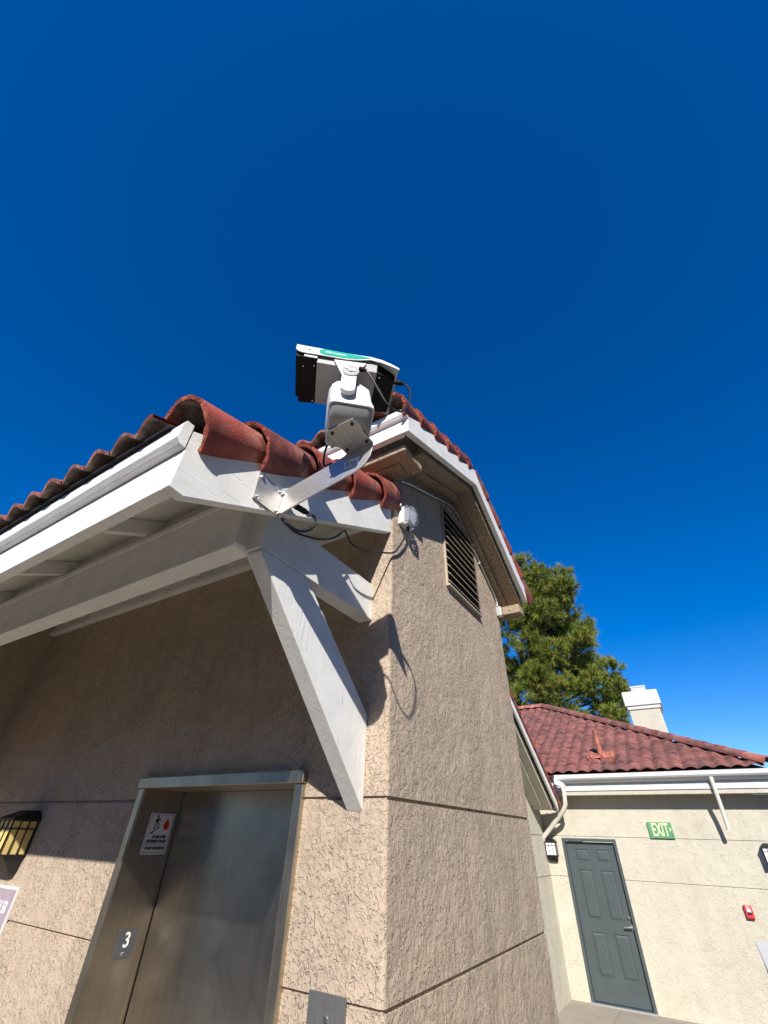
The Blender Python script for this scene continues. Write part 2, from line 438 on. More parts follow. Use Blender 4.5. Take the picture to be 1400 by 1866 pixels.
# -- canopy: shed roof in front of the tower
SLP = .482; LN = math.hypot(1, SLP); AX = Vector((0, 1/LN, SLP/LN)); NU = Vector((0, -SLP/LN, 1/LN))
YF, XR = .456, -1.07
rb = lambda y: 2.757 + SLP*(y-.456)            # bottom of rake board
raf = lambda y: 2.942 + SLP*(y-.456)           # underside of rafters
deck = lambda y: 3.03 + SLP*(y-.456)           # underside of deck
XL = -5.6
wv = tile_field((XL, .385, deck(.385)+.010), (1, 0, 0), AX, NU, XR-.10-XL, 1.66, .163, .34, .040, jag=.010)
canopy = wv.build('canopy_roof', ['tile', 'tile_under'], tower)
mb = MB(); mb.prism([(.44, deck(.44)), (1.75, deck(1.75)), (1.75, deck(1.75)+.016), (.44, deck(.44)+.016)], YZ, XL, XR-.045)
mb.build('roof_sheathing', 'white_board', canopy)
mb = MB(); mb.prism([(.40, deck(.40)+.017), (1.75, deck(1.75)+.017), (1.75, deck(1.75)+.021), (.40, deck(.40)+.021)], YZ, XL, XR-.05)
mb.build('roofing_felt', 'felt', canopy)
mb = MB(); mb.box(XL, XR-.041, YF, YF+.042, 2.775, 2.99); mb.build('fascia', 'white_x', canopy, bevel=.004)
mb = MB(); mb.prism([(YF-.002, 2.932), (YF-.022, 2.936), (YF-.040, 2.955), (YF-.040, 3.018), (YF-.030, 3.040), (YF-.002, 3.040)], YZ, XL, XR+.003)
mb.build('fascia_trim', 'white_x', canopy, bevel=.002)
mb = MB()
mb.prism([(YF, 2.775), (.512, 2.771), (D-.002, rb(D)+.008), (D-.002, rb(D)+.262), (YF, rb(YF)+.262)], YZ, XR-.040, XR)
rake = mb.build('rake_board', 'white_y', canopy, bevel=.003)
mb = MB()
BX0, BX1 = -5.07, -1.258
mb.prism([(BX0, 2.858), (BX1-.012, 2.858), (BX1, 2.872), (BX1, 3.092), (BX0, 3.092)], XZ, .862, .958)
mb.build('support_beam', 'white_x', canopy, bevel=.004)
mb = MB(); mb.box(BX0, BX1+.002, .848, .964, 3.094, 3.120); mb.build('beam_plate', 'white_x', canopy)
OX0, OX1 = -1.262, -1.178
mb = MB(); mb.box(OX0, OX1, .925, D, 2.858, 3.062); mb.build('outrigger', 'white_y', canopy, bevel=.004)
mb = MB(); mb.prism([(D, 2.032), (D, 2.395), (1.222, 2.856), (.935, 2.856), (.935, 2.842)], YZ, OX0+.001, OX1-.001)
mb.build('brace', 'white_z', canopy, bevel=.004)
for k in range(4):
    x = -1.955-.83*k
    mb = MB(); mb.prism([(YF+.044, raf(YF+.044)), (D-.05, raf(D-.05)), (D-.05, deck(D-.05)-.002), (YF+.044, deck(YF+.044)-.002)], YZ, x-.04, x)
    mb.build('rafter', 'white_y', canopy, bevel=.002)
mb = MB(); mb.box(BX0, XR-.042, .90, .93, 3.122, deck(.90)-.002); mb.build('bird_blocking', 'white_board', canopy)
mb = MB(); mb.box(BX0, XR-.042, D-.05, D-.002, 3.470, 3.508); mb.build('ledger', 'white_x', canopy, bevel=.002)
mb = MB(); mb.box(BX0, XR-.042, D-.03, D-.002, 3.520, deck(D-.03)-.003)
mb.build('bird_blocking', 'white_x', canopy, bevel=.002)
ys_ = [.495, .752, 1.04, 1.315, 1.612]
for k, y in enumerate(ys_):
    L = .43 if k < 4 else .235
    c = Vector((-1.130, y, rb(y)+.183)) + NU*.102
    b = barrel(c, AX, NU, L, .130, .078 if k < 4 else .116, -60, 184, .016, 20, .0022, 20+k)
    b.build('rake_tile', ['tile', 'tile_under', 'tile_rim'], canopy, smooth=True)

# -- main roof of the tower
XT = -.805
pf, pk, pb = (1.49, 3.891), (2.735, 4.405), (3.833, 3.758)
sF = (pk[1]-pf[1])/(pk[0]-pf[0]); sB = (pb[1]-pk[1])/(pb[0]-pk[0])
rbt = lambda y: pf[1]+sF*(y-pf[0]) if y < pk[0] else pk[1]+sB*(y-pk[0])
lF = math.hypot(1, sF); lB = math.hypot(1, sB)
aF = Vector((0, 1/lF, sF/lF)); nF = Vector((0, -sF/lF, 1/lF)); aB = Vector((0, -1/lB, -sB/lB)); nB = Vector((0, -sB/lB, 1/lB))
H = .19
wv = tile_field((-7.0, 1.40, rbt(1.40)+H+.005), (1, 0, 0), aF, nF, XT-.09+7.0, (pk[0]-1.40)*lF, .18, .34, .05, jag=.008)
mroof = wv.build('main_roof', ['tile', 'tile_under'], tower)
wv = tile_field((XT-.09, 3.93, rbt(3.93)+H+.005), (-1, 0, 0), aB, nB, 6.0, (3.93-pk[0])*lB, .18, .34, .05)
wv.build('rear_slope', ['tile', 'tile_under'], mroof)
mb = MB()
mb.prism([(1.47, rbt(1.47)+H-.012), (pk[0], pk[1]+H-.012), (3.86, rbt(3.86)+H-.012), (3.86, rbt(3.86)+H), (pk[0], pk[1]+H), (1.47, rbt(1.47)+H)], YZ, -7, XT-.045)
mb.build('roof_sheathing', 'white_board', mroof)
mb = MB(); mb.box(-7, XT-.041, 1.49, 1.53, 3.893, 4.03); mb.build('fascia', 'white_x', mroof, bevel=.004)
mb = MB(); mb.prism([(1.488, 4.000), (1.470, 4.006), (1.455, 4.025), (1.455, 4.070), (1.488, 4.075)], YZ, -7, XT+.003); mb.build('fascia_trim', 'white_x', mroof, bevel=.002)
mb = MB()
mb.prism([pf, pk, (pk[0], pk[1]+H-.01), (pf[0], pf[1]+H-.01)], YZ, XT-.04, XT)
mb.build('rake_board', 'white_y', mroof, bevel=.003)
mb = MB(); mb.prism([(pk[0]+.001, pk[1]), pb, (pb[0], pb[1]+H-.03), (pk[0]+.001, pk[1]+H-.01)], YZ, XT-.04, XT)
mb.build('rake_board', 'white_y', mroof, bevel=.003)
for k in range(6):
    y = 1.44 + .225*k
    c = Vector((XT-.075, y, rbt(y)+.135)) + nF*.07
    barrel(c, aF, nF, (.36 if k < 5 else .20), .104, .074, -50, 180, .021, 16, .004, 40+k).build('rake_tile', ['tile', 'tile_under', 'tile_rim'], mroof, smooth=True)
for k in range(5):
    y = 3.99 - .255*k
    c = Vector((XT-.075, y, rbt(y)+.135)) + nB*.07
    sd = barrel(c, aB, nB, .36 if k < 4 else .27, .100, .082, 0, 230, .017, 16, .004, 60+k)
    sd.build('rake_tile', ['tile', 'tile_under', 'tile_rim'], mroof, smooth=True)
# stucco cornice under the eave and the rakes
mb = MB()
XO = -.865
mb.box(-7, XO, 1.560, D+.04, 3.822, 3.872); mb.box(-7, XO-.09, 1.64, D-.001, 3.805, 3.8215); mb.box(-7, XC-.001, 1.575, D-.001, 3.873, 4.0)
mb.prism([(D+.041, rbt(D+.041)-.022), (pk[0], pk[1]-.03), (YB+.16, rbt(YB+.16)-.022), (YB+.16, rbt(YB+.16)+.05), (pk[0], pk[1]+.05), (D+.041, rbt(D+.041)+.05)], YZ, XC, XO)
mb.prism([(D+.041, rbt(D+.041)-.050), (pk[0], pk[1]-.06), (YB+.10, rbt(YB+.10)-.050), (YB+.10, rbt(YB+.10)-.023), (pk[0], pk[1]-.031), (D+.041, rbt(D+.041)-.023)], YZ, XC, XO-.12)
mb.box(XC-.1, XO-.001, YB+.03, YB+.17, 3.63, rbt(YB+.17)-.022)
mb.build('cornice', 'stucco_trim', mroof, bevel=.012)
# gable vent
VY0, VY1, VZ0, VZ1 = 2.525, 3.140, 3.405, 4.13
mb = MB()
mb.box(XC+.001, XC+.03, VY0-.012, VY1+.012, VZ0-.016, VZ0)
mb.box(XC+.001, XC+.016, VY0-.010, VY0, VZ0, VZ1); mb.box(XC+.001, XC+.016, VY1, VY1+.010, VZ0, VZ1); mb.box(XC+.001, XC+.03, VY0-.012, VY1+.012, VZ1, VZ1+.012)
vent = mb.build('gable_vent', 'louvre', tower)
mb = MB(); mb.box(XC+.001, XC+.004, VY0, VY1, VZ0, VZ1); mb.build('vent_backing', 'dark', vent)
for k in range(11):
    z = VZ0 + .012 + .0655*k
    mb = MB(); mb.prism([(XC+.005, z+.034), (XC+.038, z-.004), (XC+.038, z+.0015), (XC+.005, z+.0395)], lambda u, v, t: (u, t, v), VY0, VY1)
    mb.build('vent_slat', 'louvre', vent)

# ------------------------------------------------------------------ small things on the tower
t = thing('evacuation_sign', (EL0+.056, D+.145, 1.84), 'white fire evacuation sign stuck on the steel elevator jamb', 'sign')
xj = EL0+.0565
mb = MB(); mb.box(xj, xj+.002, 1.816, 1.972, 1.840, 2.026); mb.build('sign_face', 'sign_white', t)
mb = MB()
def frame_rect(mb, y0, y1, z0, z1, wd, x0, x1):
    mb.box(x0, x1, y0, y1, z0, z0+wd); mb.box(x0, x1, y0, y1, z1-wd, z1); mb.box(x0, x1, y0, y0+wd, z0+wd, z1-wd); mb.box(x0, x1, y1-wd, y1, z0+wd, z1-wd)
frame_rect(mb, 1.823, 1.965, 1.847, 2.019, .002, xj+.002, xj+.003)
mb.box(xj+.002, xj+.003, 1.825, 1.963, 1.884, 1.8855); mb.build('border', 'ink_grey', t)
YD = (0, 1, 0); ZD = (0, 0, 1)
for body, z in (('IN CASE OF FIRE', 1.917), ('USE STAIRWAY FOR EXIT', 1.897), ('DO NOT USE ELEVATOR', 1.867)):
    text(body, .0175, 'ink_black', (xj+.0025, 1.894 if 'IN' not in body[:2] else 1.905, z), YD, ZD, t, 'lettering', .62 if len(body) > 16 else .64, bold=.0006)
mb = MB()   # stair runner pictogram
F_ = lambda u, v, tt: (tt, u, v)
mb.prism([(1.833, 1.931), (1.852, 1.931), (1.852, 1.943), (1.864, 1.943), (1.864, 1.955), (1.878, 1.955), (1.878, 1.965), (1.889, 1.965), (1.889, 1.958)], F_, xj+.002, xj+.003)
mb.prism([(1.862, 1.985), (1.872, 1.985), (1.877, 1.996), (1.868, 2.004), (1.858, 1.998), (1.852, 1.985), (1.857, 1.984)], F_, xj+.002, xj+.003)
mb.prism([(1.862, 1.986), (1.871, 1.986), (1.868, 1.972), (1.857, 1.953), (1.851, 1.957), (1.862, 1.972)], F_, xj+.002, xj+.003)
mb.prism([(1.867, 1.986), (1.873, 1.986), (1.884, 1.976), (1.879, 1.966), (1.875, 1.968), (1.878, 1.975)], F_, xj+.002, xj+.003)
mb.prism([(1.874, 1.998), (1.884, 1.991), (1.887, 1.994), (1.876, 2.003)], F_, xj+.002, xj+.003)
mb.cyl((xj+.002, 1.866, 2.010), (xj+.003, 1.866, 2.010), .0058, n=12); mb.build('stair_figure', 'ink_black', t)
mb = MB(); fl = [(1.932, 2.008), (1.941, 1.990), (1.950, 1.972), (1.950, 1.960), (1.941, 1.950), (1.928, 1.949), (1.917, 1.957), (1.914, 1.970), (1.920, 1.984), (1.928, 1.993)]
mb.prism(fl, F_, xj+.002, xj+.003); mb.build('flame', 'ink_red', t)

t = thing('floor_number_plate', (xj, 1.883, 1.437), 'square dark plate numbered 3 on the elevator jamb', 'sign')
mb = MB(); mb.box(xj, xj+.004, 1.832, 1.934, 1.437, 1.546); mb.build('plate', 'plate_dark', t, bevel=.001)
text('3', .078, 'ink_white', (xj+.0045, 1.886, 1.502), YD, ZD, t, 'numeral', .9, bold=.0012, depth=.0012)
mb = MB()
for a, b in ((1.876, 1.459), (1.884, 1.459), (1.876, 1.452)): mb.cyl((xj+.004, a, b), (xj+.0055, a, b), .0018, n=8)
mb.build('braille_dots', 'ink_white', t)

t = thing('call_plate', (-1.29, D, 1.2), 'blank dull steel call plate low on the stucco right of the elevator', 'plate')
mb = MB(); mb.box(-1.371, -1.209, D-.006, D, 1.20, 1.520); mb.build('plate', 'plate_call', t, bevel=.0015)
mb = MB(); mb.cyl((-1.289, D-.010, 1.462), (-1.289, D-.006, 1.462), .008, n=14); mb.build('key_switch', 'bolt', t)

t = thing('room_sign', (-3.94, D, 1.40), 'mauve room sign with white border and lettering below the amber lantern', 'sign')
mb = MB(); mb.box(-4.25, -3.652, D-.012, D-.001, 1.38, 1.650); mb.build('sign_board', 'cap_white', t)
mb = MB(); mb.box(-4.236, -3.668, D-.0145, D-.0125, 1.395, 1.637); mb.build('sign_panel', 'purple', t)
text('U 33', .075, 'ink_white', (-3.70, D-.015, 1.555), (1, 0, 0), ZD, t, 'lettering', .75, 'RIGHT', bold=.0012)
text('S', .075, 'ink_white', (-3.735, D-.015, 1.455), (1, 0, 0), ZD, t, 'lettering', .75, 'RIGHT', bold=.0012)

def lantern(name, cx, y0, y1, z0, z1, hw, label, glass, cat='lantern', group=None, backy=None):
    """box lantern on a wall: back at y1, front at y0, panes z0..z1"""
    t = thing(name, (cx, y1, z0), label, cat, group)
    fr = .0068
    mb = MB(); mb.box(cx-hw+.006, cx+hw-.006, y0+.006, y1-.012, z0, z1); mb.build('glass_pane', glass, t)
    mb = MB()
    for x in (cx-hw, cx-hw/3.0, cx+hw/3.0, cx+hw):
        xx = min(max(x, cx-hw+fr/2), cx+hw-fr/2); mb.box(xx-fr/2, xx+fr/2, y0, y0+.0055, z0, z1)
    n = 3
    for s_ in (-1, 1):
        x = cx+s_*hw
        for i in range(4):
            y = y0 + (y1-.008-y0)*i/3; wd = fr if i < 3 else fr*1.8
            yy = min(max(y, y0+wd/2), y1-wd/2)
            mb.box(x-.0055*s_, x, yy-wd/2, yy+wd/2, z0, z1)
        zz = z0+(z1-z0)*.76
        mb.box(x-.0055*s_, x-.0006*s_, y0, y1, zz-.003, zz+.003)
    zz = z0+(z1-z0)*.76
    mb.box(cx-hw, cx+hw, y0+.0006, y0+.0055, zz-.003, zz+.003)
    mb.box(cx-hw-.003, cx+hw+.003, y0-.003, y1, z0-.010, z0)
    mb.box(cx-hw-.004, cx+hw+.004, y0-.004, y1, z1, z1+.014)
    mb.build('frame', 'iron', t)
    mb = MB()
    h = .045
    A = [(cx-hw-.010, y0-.010, z1+.0145), (cx+hw+.010, y0-.010, z1+.0145), (cx+hw+.010, y1, z1+.0145), (cx-hw-.010, y1, z1+.0145)]
    B = [(cx-hw*.55, y0+(y1-y0)*.5, z1+.0145+h), (cx+hw*.55, y0+(y1-y0)*.5, z1+.0145+h), (cx+hw*.55, y1, z1+.0145+h), (cx-hw*.55, y1, z1+.0145+h)]
    mb.loft([A, B]); mb.build('lantern_roof', 'iron', t, bevel=.003)
    mb = MB()
    A = [(cx-hw+.006, y0+.035, z0-.0105), (cx+hw-.006, y0+.035, z0-.0105), (cx+hw-.006, y1, z0-.0105), (cx-hw+.006, y1, z0-.0105)]
    B = [(cx-hw*.7, y1-.04, z0-.095), (cx+hw*.7, y1-.04, z0-.095), (cx+hw*.7, y1, z0-.095), (cx-hw*.7, y1, z0-.095)]
    mb.loft([B, A]); mb.build('wall_bracket', 'iron', t, bevel=.002)
    return t
lantern('wall_lantern', -3.855, 1.590, 1.748, 1.803, 1.970, .095, 'black iron wall lantern with amber panes half in shade, left of the elevator', 'amber')

# clear-lidded sensor box on the side wall
t = thing('junction_box', (XC, 1.87, 3.50), 'white box with clear lid mounted beside the last canopy tile', 'box')
mb = MB(); mb.box(XC, XC+.042, 1.822, 1.925, 3.500, 3.625); mb.build('box_base', 'cam_white', t, bevel=.004)
mb = MB(); mb.loft([[(XC+.043, 1.824, 3.502), (XC+.043, 1.923, 3.502), (XC+.043, 1.923, 3.623), (XC+.043, 1.824, 3.623)], [(XC+.098, 1.834, 3.512), (XC+.098, 1.913, 3.512), (XC+.098, 1.913, 3.613), (XC+.098, 1.834, 3.613)]])
mb.build('clear_lid', 'clear', t, bevel=.004)
for a, b in ((1.834, 3.628), (1.912, 3.628), (1.834, 3.496), (1.912, 3.496)):
    mb = MB(); mb.cyl((XC+.035, a, b), (XC+.060, a, b), .0065, n=10); mb.build('lid_screw', 'cam_white', t)
mb = MB(); mb.box(XC+.0435, XC+.072, 1.836, 1.911, 3.514, 3.611); mb.build('circuit', 'cam_white', t)
mb = MB(); mb.cyl((XC+.03, 1.80, 3.615), (XC+.03, 1.80, 3.640), .007, n=10); mb.cyl((XC, 1.80, 3.628), (XC+.03, 1.80, 3.628), .004, n=8); mb.build('side_clip', 'cam_white', t)

# conduit along the gable and its little box
mb = MB(); cx_ = XC+.014
mb.tube([(cx_, 1.83, 3.86), (cx_, 2.00, 3.945), (cx_, 2.30, 4.075), (cx_, 2.62, 4.215), (cx_, 2.78, 4.262), (cx_, 2.92, 4.215), (cx_, 3.22, 4.035), (cx_, 3.55, 3.845), (cx_, 3.66, 3.765), (cx_, 3.675, 3.70)], .0085, 10)
cond = mb.build('electrical_conduit', 'conduit', smooth=True)
tag(cond, 'thin grey conduit bent along the tower gable above the louvred vent', 'conduit')
for y, z in ((2.05, 3.966), (2.62, 4.208), (3.3, 3.985)):
    mb = MB(); mb.box(XC, XC+.024, y-.008, y+.008, z-.014, z+.014); mb.build('strap', 'conduit', cond)
t = thing('conduit_box', (XC+.02, 3.675, 3.60), 'small grey conduit fitting at the back corner of the tower gable', 'box')
mb = MB(); mb.box(XC+.001, XC+.045, 3.650, 3.705, 3.600, 3.690); mb.build('fitting_body', 'conduit', t, bevel=.004)
mb = MB(); mb.box(XC+.046, XC+.049, 3.66, 3.695, 3.612, 3.678); mb.build('cover_plate', 'bolt', t)

# ------------------------------------------------------------------ surveillance camera on its bracket
a48 = math.radians(48)
E1 = Vector((math.sin(a48), math.cos(a48), 0)); E2 = Vector((math.cos(a48), -math.sin(a48), 0)); E3 = Vector((0, 0, 1)); O = Vector((-.69, .82, 3.122))
cp_ = lambda a, b, c: O + E1*a + E2*b + E3*c
seccam = thing('security_camera', (-1.07, .82, 2.938), 'white security camera on a bent aluminium bracket bolted to the canopy edge', 'camera')
mb = MB()
mb.box(-1.0695, -1.063, .749, .888, 2.938, 3.068)
mb.prism([(-1.0625, 2.943), (-.885, 2.976), (-.692, 3.006), (-.658, 3.026), (-.638, 3.055), (-.629, 3.085), (-.629, 3.122), (-.750, 3.122), (-.758, 3.116), (-.800, 3.104), (-.84, 3.099), (-1.0625, 3.066)], XZ, .882, .888)
mb.box(-.750, -.629, .752, .888, 3.1225, 3.128)
bracket = mb.build('mounting_bracket', 'alu', seccam, bevel=.0012)
for y, z in ((.765, 2.954), (.870, 2.954), (.765, 3.052), (.870, 3.052)):
    mb = MB(); mb.cyl((-1.063, y, z), (-1.060, y, z), .012, n=16); mb.cyl((-1.060, y, z), (-1.052, y, z), .0075, n=6); mb.build('bolt', 'bolt', bracket)
for x, y in ((-.733, .865), (-.644, .865), (-.644, .770), (-.733, .770)):
    mb = MB(); mb.cyl((x, y, 3.1185), (x, y, 3.1222), .0065, n=12); mb.cyl((x, y, 3.128), (x, y, 3.148), .004, n=8); mb.build('plate_screw', 'iron', bracket)
mb = MB(); mb.box(-.752, -.684, .8805, .8818, 3.040, 3.077); stk = mb.build('sticker', 'sticker', bracket)
mb = MB()
for i, z in enumerate((3.060, 3.053, 3.046)): mb.box(-.747, -.700+.004*i, .8798, .8805, z, z+.0022)
mb.prism([(-.745, 3.066), (-.738, 3.066), (-.731, 3.073), (-.738, 3.071), (-.744, 3.071)], XZ, .8798, .8805); mb.build('label_print', 'ink_black', bracket)

def ring(e1a, e1b, e2, c, z, e2b=None):
    """rounded rectangle ring in the camera frame at height z, corner cut c"""
    e2b = e2 if e2b is None else e2b
    P2 = []
    for (sx, sy) in ((1, 1), (-1, 1), (-1, -1), (1, -1)):
        cx2 = e1b-c if sx > 0 else e1a+c; cy2 = (e2-c) if sy > 0 else -(e2b-c)
        a0 = {(1, 1): 0, (-1, 1): 90, (-1, -1): 180, (1, -1): 270}[(sx, sy)]
        for k in range(3):
            a = math.radians(a0+45*k); P2.append(cp_(cx2+c*math.cos(a), cy2+c*math.sin(a), z))
    return P2
mb = MB(); mb.cyl(cp_(0, 0, .0065), cp_(0, 0, .022), .055, .058, 24)
mb.loft([ring(-.083, .067, .052, .020, .0085), ring(-.085, .069, .090, .022, .034), ring(-.086, .070, .106, .020, .056)])
head = mb.build('pan_tilt_base', 'cam_shaded', seccam, smooth=True)
mb = MB(); mb.loft([ring(-.091, .076, .112, .020, .057), ring(-.091, .076, .112, .020, .068), ring(-.100, .070, .107, .036, .105), ring(-.100, .060, .105, .036, .175), ring(-.086, .040, .098, .036, .205), ring(-.074, .030, .085, .034, .213)])
mb.build('head_cover', 'cam_white', seccam, smooth=True)
mb = MB()
mb.prism([(-.098, .292), (.030, .302), (.0, .232), (-.004, .222), (-.060, .205), (-.065, .215)], lambda u, v, tt: cp_(u, tt, v), .119, .124)
tong = [(-.004, .226), (-.004, .118)] + [(-.031+.027*math.cos(a), .118+.027*math.sin(a)) for a in [math.radians(-15-15*i) for i in range(11)]] + [(-.058, .118), (-.060, .207)]
mb.prism(tong, lambda u, v, tt: cp_(u, tt, v), .119, .138)
yoke = mb.build('tilt_arm', 'cam_white', seccam, bevel=.002)
mb = MB(); mb.cyl(cp_(-.029, .1385, .214), cp_(-.029, .1415, .214), .032, n=28); mb.build('pivot_cap', 'cam_mid', yoke)
mb = MB(); mb.prism([(-.050, .222), (-.030, .213), (-.012, .206), (-.010, .212), (-.028, .222), (-.046, .229)], lambda u, v, tt: cp_(u, tt, v), .142, .1445); mb.cyl(cp_(-.03, .142, .212), cp_(-.03, .1455, .212), .007, n=10); mb.build('pivot_screw', 'bolt', yoke)
for a, b in ((-.050, .185), (-.012, .190), (-.050, .160), (-.012, .165)):
    mb = MB(); mb.cyl(cp_(a, .138, b), cp_(a, .1395, b), .003, n=8); mb.build('arm_screw', 'cam_mid', yoke)
mb = MB()
mb.loft([[cp_(-.162, -.098, .287), cp_(.074, -.098, .287), cp_(.074, .112, .268), cp_(-.162, .112, .268)], [cp_(-.162, -.102, .300), cp_(.074, -.102, .300), cp_(.074, .118, .300), cp_(-.162, .118, .300)], [cp_(-.162, -.100, .345), cp_(.074, -.100, .345), cp_(.074, .112, .345), cp_(-.162, .112, .345)]])
hous = mb.build('camera_housing', 'cam_shaded', seccam, bevel=.003)
mb = MB(); mb.prism([(-.165, .1185), (-.200, .1185), (-.244, .116), (-.244, -.078), (-.232, -.078), (-.232, -.1055), (-.163, -.098)], lambda u, v, tt: cp_(u, v, tt), .285, .350); mb.build('front_bezel', 'black', hous, bevel=.003)
for a, b in ((-.172, .085), (-.172, -.085), (-.215, .075)):
    mb = MB(); mb.cyl(cp_(a, b, .2835), cp_(a, b, .2852), .0032, n=8); mb.build('bezel_screw', 'bolt', hous)
mb = MB()
mb.loft([[cp_(-.212, .1187, .283), cp_(-.162, .1187, .283), cp_(-.162, .1225, .283), cp_(-.212, .1225, .283)], [cp_(-.212, .1187, .296), cp_(-.162, .1187, .296), cp_(-.162, .1225, .296), cp_(-.212, .1225, .296)]]); mb.build('hinge_strip', 'cam_white', hous)
mb = MB(); mb.loft([[cp_(.0745, -.096, .286), cp_(.150, -.088, .290), cp_(.150, .082, .290), cp_(.0745, .098, .286)], [cp_(.0745, -.100, .345), cp_(.150, -.092, .345), cp_(.150, .088, .345), cp_(.0745, .102, .345)]]); mb.build('rear_cap', 'black', hous, bevel=.003)
for a, b in ((.088, .082), (.088, -.082)):
    mb = MB(); mb.cyl(cp_(a, b, .2835), cp_(a, b, .2865), .0035, n=8); mb.build('cap_screw', 'bolt', hous)
# curved sunshield: shell lofted along the housing
st = [(-.247, .312, .349), (-.236, .300, .351), (-.22, .296, .351), (-.16, .297, .351), (-.05, .299, .350), (.0, .309, .349), (.045, .324, .348), (.09, .318, .340), (.13, .304, .322), (.160, .290, .302)]
def shield(a, zb, zt, off):
    hh = zt-zb; s_ = [(.129, zb), (.129, zb+hh*.80), (.121, zb+hh*.97), (.095, zt+.006), (.05, zt+.012), (0, zt+.014), (-.05, zt+.012), (-.090, zt+.006), (-.105, zb+hh*.97), (-.110, zb+hh*.85), (-.110, zb+hh*.68)]
    return [cp_(a, e-off*(1 if e > 0 else -1 if e < 0 else 0), z-(off if abs(e) < .1 else 0)) for e, z in s_]
mb = MB(); rows = [shield(*q, 0) for q in st]; rin = [shield(*q, .0035) for q in st]; n = 11
for k in range(len(st)-1):
    mb.add(rows[k]+rows[k+1], [(i, n+i, n+i+1, i+1) for i in range(n-1)])
    mb.add(rin[k]+rin[k+1], [(i, i+1, n+i+1, n+i) for i in range(n-1)])
    for e in (0, n-1): mb.add([rows[k][e], rows[k+1][e], rin[k+1][e], rin[k][e]], [(0, 1, 2, 3)])
for k in (0, len(st)-1): mb.add(rows[k]+rin[k], [(i, i+1, n+i+1, n+i) for i in range(n-1)])
shd = mb.build('sunshield', 'cam_white', seccam, smooth=True)
lab = [(-.130, .3385), (-.146, .336), (-.155, .329), (-.158, .320), (-.155, .311), (-.148, .305), (-.135, .3025), (-.06, .3035), (-.01, .3115), (.02, .322), (.046, .3345), (.0, .3365)]
mb = MB(); mb.prism(lab, lambda u, v, tt: cp_(u, tt, v), .1295, .1305); mb.build('teal_label', 'teal', shd)
mb = MB()
x = -.134
for i, wd in enumerate((.006, .005, .006, .006, 0, .004, .004, .004, .004, .004, .004, .004, .004, .004, .004)):
    if wd: mb.prism([(x, .318), (x+wd*.8, .318), (x+wd*.8, .326 if i < 4 else .3235), (x, .326 if i < 4 else .3235)], lambda u, v, tt: cp_(u, tt, v), .1306, .1312)
    x += wd+.001 if wd else .004
mb.build('label_print', 'ink_white', shd)
mb = MB(); mb.cyl(cp_(-.197, .129, .318), cp_(-.197, .1315, .318), .0035, n=8); mb.build('shield_screw', 'iron', shd)
# cable glands and rear cable loop
mb = MB()
mb.cyl(cp_(.150, .05, .318), cp_(.166, .05, .318), .009, n=10); mb.cyl(cp_(.166, .05, .318), cp_(.178, .05, .318), .0115, n=6); mb.cyl(cp_(.178, .05, .318), cp_(.196, .05, .317), .010, .008, n=10)
mb.build('cable_gland', 'black', hous)
mb = MB(); mb.cyl(cp_(.002, .138, .236), cp_(.020, .140, .232), .010, n=10); mb.cyl(cp_(.020, .140, .232), cp_(.030, .140, .229), .007, n=8); mb.build('cable_gland', 'black', yoke)
mb = MB(); mb.tube([cp_(.194, .05, .316), cp_(.210, .052, .304), cp_(.221, .055, .270), cp_(.219, .06, .215), cp_(.206, .068, .150), cp_(.172, .088, .088), cp_(.122, .105, .095), cp_(.078, .125, .155), cp_(.045, .138, .205), cp_(.028, .140, .230)], .0042, 8)
mb.build('loop_cable', 'rubber', seccam, smooth=True)
mb = MB(); mb.tube([(-.885, .955, 3.20), (-.925, .952, 3.205), (-.932, .950, 3.272), (-.922, .947, 3.322), (-.890, .93, 3.352), (-.82, .87, 3.19), (-.75, .83, 3.15)], .005, 8)
mb.build('feed_cable', 'rubber', seccam, smooth=True)
# connector under the arm and the cable that sags to the box on the wall
cab = thing('power_cable', (-1.06, 1.0, 3.0), 'black cable sagging from under the bracket to the clear-lidded box', 'cable')
mb = MB(); mb.cyl((-1.045, .945, 3.025), (-1.040, 1.000, 3.030), .013, n=12); mb.cyl((-1.040, 1.000, 3.030), (-1.038, 1.012, 3.031), .010, n=10); mb.build('plug', 'black', cab)
mb = MB(); mb.cyl((-1.038, 1.012, 3.031), (-1.036, 1.030, 3.034), .015, n=6); mb.build('metal_collar', 'bolt', cab)
mb = MB()
mb.tube([(-1.036, 1.028, 3.034), (-1.03, 1.052, 3.030), (-1.03, 1.060, 2.995), (-1.03, 1.022, 2.940), (-1.035, .968, 2.912), (-1.05, .915, 2.925), (-1.085, .925, 2.96), (-1.12, 1.0, 2.98), (-1.10, 1.05, 2.965), (-1.08, 1.166, 3.0), (-1.08, 1.261, 3.069), (-1.08, 1.320, 3.142), (-1.08, 1.352, 3.128), (-1.078, 1.40, 3.105), (-1.07, 1.508, 3.125), (-1.06, 1.66, 3.195), (-1.05, 1.770, 3.262), (-1.035, 1.85, 3.40), (-1.03, 1.885, 3.50)], .0052, 8)
mb.build('cord', 'rubber', cab, smooth=True)
mb = MB(); mb.cyl((-1.03, 1.885, 3.475), (-1.03, 1.886, 3.502), .010, n=8); mb.build('cord_grip', 'black', cab)

